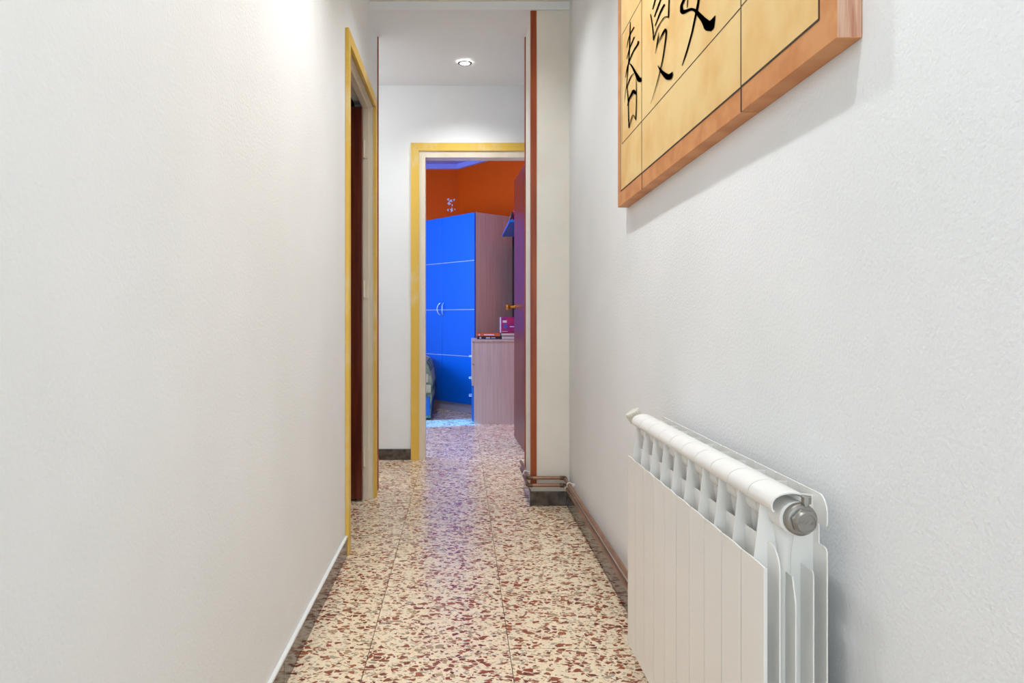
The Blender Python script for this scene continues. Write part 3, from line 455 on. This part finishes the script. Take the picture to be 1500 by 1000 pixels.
# ------------------------------------------------------------------ radiator
RX = .468
rad = thing('radiator', 'white ribbed aluminium radiator of ten sections on the right wall', 'radiator', (RX, 1.38, .13))
RO = Vector((RX, 0, .13))
def R(bm):          # into the section's own space (x and z relative, y relative to the section's middle)
    bmesh.ops.translate(bm, verts=bm.verts[:], vec=-RO); return bm
def rounded(y0, y1, z0, z1, r, seg=6):
    pl = [(y0, z0), (y1, z0)]
    for k in range(seg+1):
        a = k/seg*PI/2; pl.append((y1-r+r*math.cos(a), z1-r+r*math.sin(a)))
    for k in range(seg+1):
        a = PI/2+k/seg*PI/2; pl.append((y0+r+r*math.cos(a), z1-r+r*math.sin(a)))
    return pl
def make_section():
    bm = bmesh.new()
    # cross web
    extr(bm, [(.4245, .145), (.4245, .598), (.4345, .684), (.452, .700), (.485, .696), (.511, .694), (.511, .16), (.50, .145)], 'y', -.0013, .0013)
    # water column, flaring at both collectors
    prof = [(.165, .019), (.20, .014), (.26, .009), (.54, .009), (.61, .0105), (.65, .015), (.675, .019)]
    n_ = 16; rings = []
    for z, r_ in prof:
        rings.append([bm.verts.new((RX+r_*math.cos(2*PI*i/n_), r_*.9*math.sin(2*PI*i/n_), z)) for i in range(n_)])
    for A, Z in zip(rings, rings[1:]):
        for i in range(n_): bm.faces.new((A[i], A[(i+1) % n_], Z[(i+1) % n_], Z[i]))
    for zc in (.670, .172): tube(bm, [(RX, -.0392, zc), (RX, .0392, zc)], .0235, 20)
    core = obj('section', R(bm), 'radiator_enamel', rad, True)
    # front plate with slightly crowned top
    pl = [(-.0388, .13), (.0388, .13), (.0388, .6010), (.030, .6016), (.012, .6024), (-.012, .6024), (-.030, .6016), (-.0388, .6010)]
    bm = bmesh.new(); extr(bm, pl, 'x', .4225, .4250); box(bm, .4249, .4275, -.0388, -.0374, .13, .6); box(bm, .4249, .4275, .0374, .0388, .13, .6); obj('front_plate', R(bm), 'radiator_enamel', core)
    bm = bmesh.new(); extr(bm, [(-.0396, .145), (.0396, .145), (.0396, .627), (-.0396, .627)], 'x', .4445, .4465); obj('inner_fin', R(bm), 'radiator_enamel', core)
    bm = bmesh.new(); extr(bm, rounded(-.0375, .0375, .15, .595, .006), 'x', .492, .494); obj('inner_fin', R(bm), 'radiator_enamel', core)
    bm = bmesh.new(); extr(bm, [(-.038, .15), (.038, .15), (.038, .55), (.028, .585), (-.028, .585), (-.038, .55)], 'x', .467, .469); obj('inner_fin', R(bm), 'radiator_enamel', core)
    bm = bmesh.new(); extr(bm, rounded(-.0385, .0385, .14, .628, .008), 'x', .5105, .5125)
    extr(bm, [(-.016, .62), (.016, .62), (.016, .668), (-.016, .668)], 'x', .5107, .5123)
    extr(bm, [(-.0395, .658), (.0395, .658), (.0395, .699), (.036, .700), (-.036, .700), (-.0395, .699)], 'x', .5105, .5125); obj('back_plate', R(bm), 'radiator_enamel', core)
    # curved hood
    P = [(.4365, .6785), (.4335, .6815), (.4325, .687), (.434, .6940), (.4385, .6998), (.446, .7038), (.455, .7060), (.464, .7066), (.473, .7050), (.481, .7020), (.487, .6985), (.4885, .694)]
    inner = []
    for i, p in enumerate(P):
        a = Vector(P[max(i-1, 0)]); c = Vector(P[min(i+1, len(P)-1)]); t = (c-a).normalized(); inner.append((p[0]+t.y*.0022, p[1]-t.x*.0022))
    bm = bmesh.new(); extr(bm, P+inner[::-1], 'y', -.0391, .0391); obj('hood', R(bm), 'radiator_enamel', core, True)
    return core
sec = make_section(); kids = list(sec.children)
sec.location = (0, 1.02-1.38, 0)
for k in range(1, 10):
    s = copy(sec, rad, (0, 1.02+.08*k-1.38, 0))
    for ch in kids: copy(ch, s)
# the near section's outer fin corner is rounded
bm = bmesh.new(); pl = [(-.0385, .145), (.0396, .145), (.0396, .627)]
for q in range(9):
    a_ = PI/2+q/8*PI/2; pl.append((-.0385+.030+.030*math.cos(a_), .627-.034+.034*math.sin(a_)))
extr(bm, pl, 'x', .4445, .4465); bmesh.ops.translate(bm, verts=bm.verts[:], vec=-RO)
fm = bpy.data.meshes.new('inner_fin'); bm.to_mesh(fm); bm.free(); fm.materials.append(MATS['radiator_enamel'])
[c for c in kids if c.name.startswith('inner_fin')][0].data = fm
def RR(bm):
    bmesh.ops.translate(bm, verts=bm.verts[:], vec=-Vector((RX, 1.38, .13))); return bm
bm = bmesh.new(); extr(bm, rounded(-.0385, .0385, .14, .628, .008), 'x', .5105, .5125)
extr(bm, [(-.016, .62), (.016, .62), (.016, .668), (-.016, .668)], 'x', .5107, .5123)
pl = [(-.039, .664), (-.037, .658), (.0395, .658), (.0395, .700)]
for q in range(9):
    a_ = PI/2+q/8*PI/2; pl.append((-.039+.022+.022*math.cos(a_), .700-.026+.026*math.sin(a_)))
extr(bm, pl, 'x', .5105, .5125); bmesh.ops.translate(bm, verts=bm.verts[:], vec=-RO)
fm = bpy.data.meshes.new('back_plate'); bm.to_mesh(fm); bm.free(); fm.materials.append(MATS['radiator_enamel'])
[c for c in kids if c.name.startswith('back_plate')][0].data = fm
# plug and bleed valve on the near end
bm = bmesh.new(); lathe(bm, [(0, .0225), (.010, .0225), (.013, .0205), (.014, .0175)], (.4715, .984, .670), (0, -1, 0), 32)
plug = obj('end_plug', RR(bm), 'chrome', rad, True)
bm = bmesh.new(); lathe(bm, [(.013, .0178), (.019, .0178), (.0205, .0160)], (.4715, .984, .670), (0, -1, 0), 6); obj('hex_nut', RR(bm), 'chrome', plug)
bm = bmesh.new(); lathe(bm, [(.018, .0148), (.0245, .0148), (.0268, .0132), (.0268, .0118), (.0258, .0115), (.0258, .001)], (.4715, .984, .670), (0, -1, 0), 32); cap = obj('cap', RR(bm), 'chrome', plug, True)
tc = bpy.data.curves.new('t', 'FONT'); tc.body = 'ROCA'; tc.size = .0078; tc.extrude = .0004; tc.align_x = 'CENTER'; tc.align_y = 'CENTER'
to = bpy.data.objects.new('t', tc); COL.objects.link(to); bpy.context.view_layer.update()
me = bpy.data.meshes.new_from_object(to.evaluated_get(bpy.context.evaluated_depsgraph_get())); bpy.data.objects.remove(to)
me.materials.clear(); me.materials.append(MATS['chrome'])
me.transform(Matrix.Translation(Vector((.4715-RX, .9580-1.38, .670-.13))) @ Matrix.Rotation(PI/2, 4, 'X'))
em = bpy.data.objects.new('embossed_lettering', me); COL.objects.link(em); em.parent = plug
bm = bmesh.new(); lathe(bm, [(0, .0045), (.004, .0045), (.0042, .0068), (.0135, .0068), (.0142, .006)], (.4775, .973, .689), (.05, 0, 1), 8)
box(bm, .4705, .4845, .9725, .9735, .7025, .7035); obj('bleed_valve', RR(bm), 'chrome', rad)
# bottom plug
bm = bmesh.new(); lathe(bm, [(0, .0225), (.010, .0225), (.014, .0175), (.02, .016)], (RX, .984, .172), (0, -1, 0), 24); obj('end_plug', RR(bm), 'chrome', rad, True)
# thermostat head on the far end
bm = bmesh.new(); tube(bm, [(RX, 1.775, .670), (RX, 1.835, .670)], .012, 16); tube(bm, [(RX, 1.832, .682), (RX, 1.832, .145)], .0085, 14)
vb = obj('valve_body', RR(bm), 'chrome', rad, True)
dv = Vector((-.36, .02, .55)).normalized(); o0 = Vector((RX, 1.832, .672)); o0 = o0+dv*.006
bm = bmesh.new(); n_ = 40; rings = []
ax = dv; u = ax.orthogonal().normalized(); v_ = ax.cross(u)
for d, r_, rib in ((0, .010, 0), (.006, .013, 0), (.008, .0195, .06), (.030, .0205, .06), (.034, .0185, 0), (.035, .001, 0)):
    rings.append([bm.verts.new(o0+ax*d+(u*math.cos(2*PI*i/n_)+v_*math.sin(2*PI*i/n_))*r_*(1-(rib if i % 2 else 0))) for i in range(n_)])
for A, Z in zip(rings, rings[1:]):
    for i in range(n_): bm.faces.new((A[i], A[(i+1) % n_], Z[(i+1) % n_], Z[i]))
bm.faces.new(rings[0][::-1]); bm.faces.new(rings[-1]); obj('thermostat_knob', RR(bm), 'knob_plastic', rad)
# wall brackets
for yy in (1.14, 1.62):
    for zz in (.64, .20): obj('bracket', RR(B((.490, XR-.0005, yy-.01, yy+.01, zz-.012, zz+.004))), 'clip_plastic', rad)

# ------------------------------------------------------------------ copper pipes above the baseboard
for k, (z, lab) in enumerate([(.1445, 'upper copper heating pipe running above the stone baseboard'), (.1075, 'lower copper heating pipe running above the stone baseboard')]):
    t = thing('copper_pipe', lab, 'pipe', (.52, 2.7, z), 'copper heating pipes'); O = Vector((.52, 2.7, z))
    xs = .337; yf = Y1-.022; xr = .522
    far = [(xs, Y2+.05, z), (xs, yf, z), (xr, yf, z), (xr, 1.832 if k == 0 else .95, z)] + ([(RX, 1.832, z)] if k == 0 else [(RX, .95, z), (RX, .95, .172)])
    bm = bmesh.new(); tube(bm, [Vector(p)-O for p in bend(far, .012)], .0088, 14); obj('tubing', bm, 'copper', t, True)
    for c, a, b_ in (((xs, yf, z), (0, 1, 0), (1, 0, 0)), ((xr, yf, z), (-1, 0, 0), (0, -1, 0))):
        c = Vector(c); bm = bmesh.new(); tube(bm, [p-O for p in bend([c+Vector(a)*.024, c, c+Vector(b_)*.024], .013)], .0106, 14); obj('elbow', bm, 'solder_fitting', t, True)
    for yy in ((Y1-.17, 1.95) if k == 0 else (Y1-.10, 1.9)):
        bm = bmesh.new(); tube(bm, [Vector((xr, yy-.006, z))-O, Vector((xr, yy+.006, z))-O], .0122, 16)
        box(bm, xr-O.x, XR-O.x-.0005, yy-.006-O.y, yy+.006-O.y, z-.006-O.z, z+.006-O.z); obj('pipe_clip', bm, 'clip_plastic', t)
    yy = Y1+(.10 if k == 0 else .2)
    bm = bmesh.new(); tube(bm, [Vector((xs, yy-.006, z))-O, Vector((xs, yy+.006, z))-O], .0122, 16)
    box(bm, xs-O.x, .3585-O.x, yy-.006-O.y, yy+.006-O.y, z-.006-O.z, z+.006-O.z); obj('pipe_clip', bm, 'clip_plastic', t)

# ------------------------------------------------------------------ bedroom: corner wardrobe, turned, two blue doors
u = Vector((-.64, .768, 0)); vdir = Vector((.768, .64, 0))
wr = thing('wardrobe', 'tall wardrobe with two blue doors standing across the bedroom corner', 'wardrobe', (.134, 6.89, 0))
wr.rotation_euler = (0, 0, math.atan2(-.768, .64)+PI)    # local -x... x runs along the front to the left, y into the depth
th = math.atan2(u.y, u.x)
wr.rotation_euler = (0, 0, th)
# local frame: +x along the front (away from the near edge), depth is -y
WW, WD, WH = 1.0, .52, 1.985
obj('carcass', B((0, .018, -WD, -.02, .0, WH), (WW-.018, WW, -WD, -.02, .0, WH), (.018, WW-.018, -WD, -.02, WH-.018, WH), (.018, WW-.018, -WD, -WD+.006, .09, WH-.018), (.018, WW-.018, -WD, -.02, .082, .10)), 'maple_melamine', wr)
obj('plinth', B((.002, WW-.002, -.05, -.022, 0, .086)), 'grey_plinth', wr)
for k, (a, c) in enumerate(((.001, .510), (.514, WW-.001))):
    dr = obj('door', B((a, c, -.019, 0, .090, WH-.002), bev=.0015), 'blue_melamine', wr)
    for zz in (1.512, 1.030, .567): obj('inlay', B((a+.001, c-.001, -.001, .0015, zz-.0035, zz+.0035)), 'aluminium_inlay', dr)
    hx = .478 if k == 0 else .546
    sx = -1 if k == 0 else 1
    bm = bmesh.new(); pts = []
    for q in range(13):
        a_ = -1+2*q/12; pts.append((hx+sx*.016*(1-a_*a_)*1-sx*.008, .004+.028*(1-abs(a_)**3), 1.038+a_*.062))
    tube(bm, pts, .0055, 10); obj('handle', bm, 'aluminium_inlay', dr, True)

# ------------------------------------------------------------------ desk with drawers
dk = thing('desk_cabinet', 'low maple drawer cabinet with blue drawer fronts before the wardrobe', 'cabinet', (.40, 6.5, 0))
DO = Vector((.40, 6.5, 0))
def DD(bm): bmesh.ops.translate(bm, verts=bm.verts[:], vec=-DO); return bm
obj('body', DD(B((.118, .69, 6.27, 6.288, .0, .735), (.118, .69, 6.742, 6.76, 0, .735), (.67, .69, 6.288, 6.742, 0, .735), (.125, .67, 6.288, 6.742, .0, .02))), 'maple_melamine', dk)
obj('top', DD(B((.100, .692, 6.262, 6.768, .735, .756), bev=.0015)), 'maple_melamine', dk)
for k, (a, c) in enumerate(((.025, .335), (.34, .53), (.535, .73))):
    dw = obj('drawer', DD(B((.100, .117, 6.272, 6.758, a, c), bev=.0015)), 'blue_melamine' if k == 0 else 'maple_melamine', dk)
    zz = [.245, .405, .60][k]
    bm = bmesh.new(); tube(bm, bend([(.101, 6.32, zz), (.078, 6.32, zz), (.078, 6.46, zz), (.101, 6.46, zz)], .008), .006, 10); obj('handle', DD(bm), 'aluminium_inlay', dw, True)

# ------------------------------------------------------------------ books and boxes on the cabinet
def book(name, label, cat, x0, x1, y0, y1, z0, z1, cov, spine='y', group='books on the cabinet'):
    t = thing(name, label, cat, ((x0+x1)/2, (y0+y1)/2, z0), group); O = t.location.copy()
    def T(bm): bmesh.ops.translate(bm, verts=bm.verts[:], vec=-O); return bm
    h = .0022
    sp = (x0, x1, y0, y0+h, z0, z1) if spine == 'y' else (x0, x1, y1-h, y1, z0, z1)
    pg = (x0+.003, x1-.003, y0+h, y1-.003, z0+h, z1-h) if spine == 'y' else (x0+.003, x1-.003, y0+.003, y1-h, z0+h, z1-h)
    obj('cover', T(B((x0, x1, y0, y1, z0, z0+h), (x0, x1, y0, y1, z1-h, z1), sp)), cov, t)
    obj('pages', T(B(pg)), 'page_paper', t)
    return t, T
t, T = book('book', 'black-spined book at the bottom of the left stack on the cabinet', 'book', .147, .362, 6.30, 6.44, .757, .7805, 'book_black')
for q_ in ((.225, .262, 6.2992, 6.3, .764, .774), (.272, .31, 6.2992, 6.3, .766, .772), (.168, .183, 6.2992, 6.3, .763, .775),): obj('title', T(B(q_)), 'print_white', t)
t, T = book('book', 'orange-spined book on top of the left stack on the cabinet', 'book', .142, .350, 6.30, 6.44, .7815, .812, 'book_orange')
for q_ in ((.208, .30, 6.2992, 6.3, .792, .802), (.16, .172, 6.2992, 6.3, .79, .803),): obj('title', T(B(q_)), 'print_white', t)
t, T = book('book', 'pale closed book showing its pages at the bottom beneath the magenta box', 'book', .366, .55, 6.29, 6.42, .757, .786, 'book_black', 'back')
t, T = book('book', 'pale closed book lying directly under the magenta box', 'book', .362, .545, 6.29, 6.42, .787, .814, 'book_black', 'back')
bx = thing('gift_box', 'magenta printed box standing on the right stack of books', 'box', (.44, 6.34, .815))
def T2(bm): bmesh.ops.translate(bm, verts=bm.verts[:], vec=-Vector((.44, 6.34, .815))); return bm
obj('sleeve', T2(B((.362, .54, 6.31, 6.37, .815, .955), bev=.001)), 'box_magenta', bx)
obj('side_panel', T2(B((.353, .3625, 6.312, 6.368, .815, .953))), 'print_white', bx)
for q_ in ((.376, .412, 6.3092, 6.3105, .905, .925), (.44, .50, 6.3092, 6.3105, .865, .873), (.37, .42, 6.3092, 6.3105, .824, .828),): obj('printed_mark', T2(B(q_)), 'print_white', bx)
for q_ in ((.388, .415, 6.3092, 6.3105, .862, .893), (.396, .407, 6.3092, 6.3105, .848, .862),): obj('printed_mark', T2(B(q_)), 'print_blue', bx)

# ------------------------------------------------------------------ shelf on the bedroom's right wall
sh = thing('wall_shelf', 'bright blue shelf high on the bedroom right wall', 'shelf', (XB, 6.4, 1.75))
def T3(bm): bmesh.ops.translate(bm, verts=bm.verts[:], vec=-Vector((XB, 6.4, 1.75))); return bm
obj('board', T3(B((.408, XB, 5.92, 6.98, 1.752, 1.774), bev=.0015)), 'blue_melamine', sh)
for yy in (6.1, 6.8): obj('bracket', T3(B((.60, XB, yy, yy+.02, 1.72, 1.752), (XB-.02, XB, yy, yy+.02, 1.6, 1.72))), 'aluminium_inlay', sh)
bk = tag(obj('gap_shade_panel', B((.514, .695, 6.99, 7.03, .0, 1.7515)), 'gap_shade_panel'), 'tall narrow black panel standing in for the shade in the gap beside the wardrobe', 'panel')  # black board put in for the dark of the gap under the shelf
c1 = tag(obj('plush_toy', B((0, .001, 0, .001, 0, .001)), 'pink_cloth'), 'small crimson plush toy on the blue shelf', 'toy')
bm = bmesh.new(); bmesh.ops.create_uvsphere(bm, u_segments=18, v_segments=12, radius=1)
for v in bm.verts: v.co = Vector((.50+v.co.x*.055, 6.10+v.co.y*.06, 1.820+v.co.z*.046*(1+.12*math.sin(v.co.x*4))))
for cxy in ((.47, 6.07), (.53, 6.08)):
    r_ = bmesh.ops.create_uvsphere(bm, u_segments=10, v_segments=8, radius=.018)
    for v in r_['verts']: v.co += Vector((*cxy, 1.862))
for f in bm.faces: f.smooth = True
bm.to_mesh(c1.data); bm.free()
t, T = book('book', 'thin dark book leaning against the crimson toy on the blue shelf', 'book', .0, .016, -.07, .07, 0, .085, 'book_black', group='books on the shelf')
t.location = (.425, 6.12, 1.776); t.rotation_euler = (0, math.radians(14), 0)
for ch in t.children: ch.location = (.0, 0, 0)

# ------------------------------------------------------------------ bed end with patchwork blanket
bed = thing('bed', 'bed end draped with a green, cream and blue patchwork blanket', 'bed', (-.9, 7.0, 0))
BO = Vector((-.9, 7.0, 0))
def T4(bm): bmesh.ops.translate(bm, verts=bm.verts[:], vec=-BO); return bm
obj('bed_frame', T4(B((-1.6, -.40, 6.60, 7.35, .02, .26), bev=.01)), 'maple_melamine', bed)
obj('mattress', T4(B((-1.6, -.42, 6.58, 7.36, .26, .46), bev=.03)), 'bedroom_white', bed)
edge = [(-.36, .555), (-.325, .54), (-.30, .50), (-.283, .45), (-.27, .39), (-.262, .32), (-.268, .25), (-.272, .17), (-.276, .10), (-.28, .02)]
def drape(y0, y1, i0, i1, mat, nm, off=0):
    bm = bmesh.new(); pl = [(x+off, z) for x, z in edge[i0:i1+1]]
    if i0 == 0: pl = [(-1.6, .545+off), (-1.0, .56+off)]+pl
    back = [(x-.02, z-(.02 if z > .5 else 0)) for x, z in pl][::-1]
    extr(bm, pl+back, 'y', y0, y1); return obj(nm, T4(bm), mat, bed, True)
drape(6.52, 7.36, 0, 9, 'blanket_cream', 'blanket')
def endcap(): 
    bm = bmesh.new(); extr(bm, [(-1.6, .03), (-1.6, .54), (-1.0, .555)]+edge, 'y', 6.505, 6.525); return obj('blanket_end', T4(bm), 'blanket_green', bed)
endcap()
for k, (x0, x1, z0, z1, mm) in enumerate([(-.325, -.285, .045, .22, 'blanket_blue'), (-.40, -.335, .045, .22, 'blanket_cream'), (-.33, -.275, .255, .33, 'blanket_cream'), (-.40, -.34, .255, .40, 'blanket_blue'), (-.325, -.30, .35, .43, 'blanket_cream'), (-.48, -.41, .05, .45, 'blanket_green')]):
    obj('blanket_patch', T4(B((x0, x1, 6.501, 6.506, z0, z1), bev=.002)), mm, bed)
for k, (i0, i1, mm) in enumerate([(1, 3, 'blanket_green'), (5, 6, 'blanket_green'), (7, 9, 'blanket_blue')]):
    for yy in (6.56, 6.8, 7.04): 
        bm = bmesh.new(); pl = [(x+.003, z) for x, z in edge[i0:i1+1]]; bkp = [(x-.001, z) for x, z in pl][::-1]
        extr(bm, pl+bkp, 'y', yy, yy+.18); obj('blanket_patch', T4(bm), mm, bed)
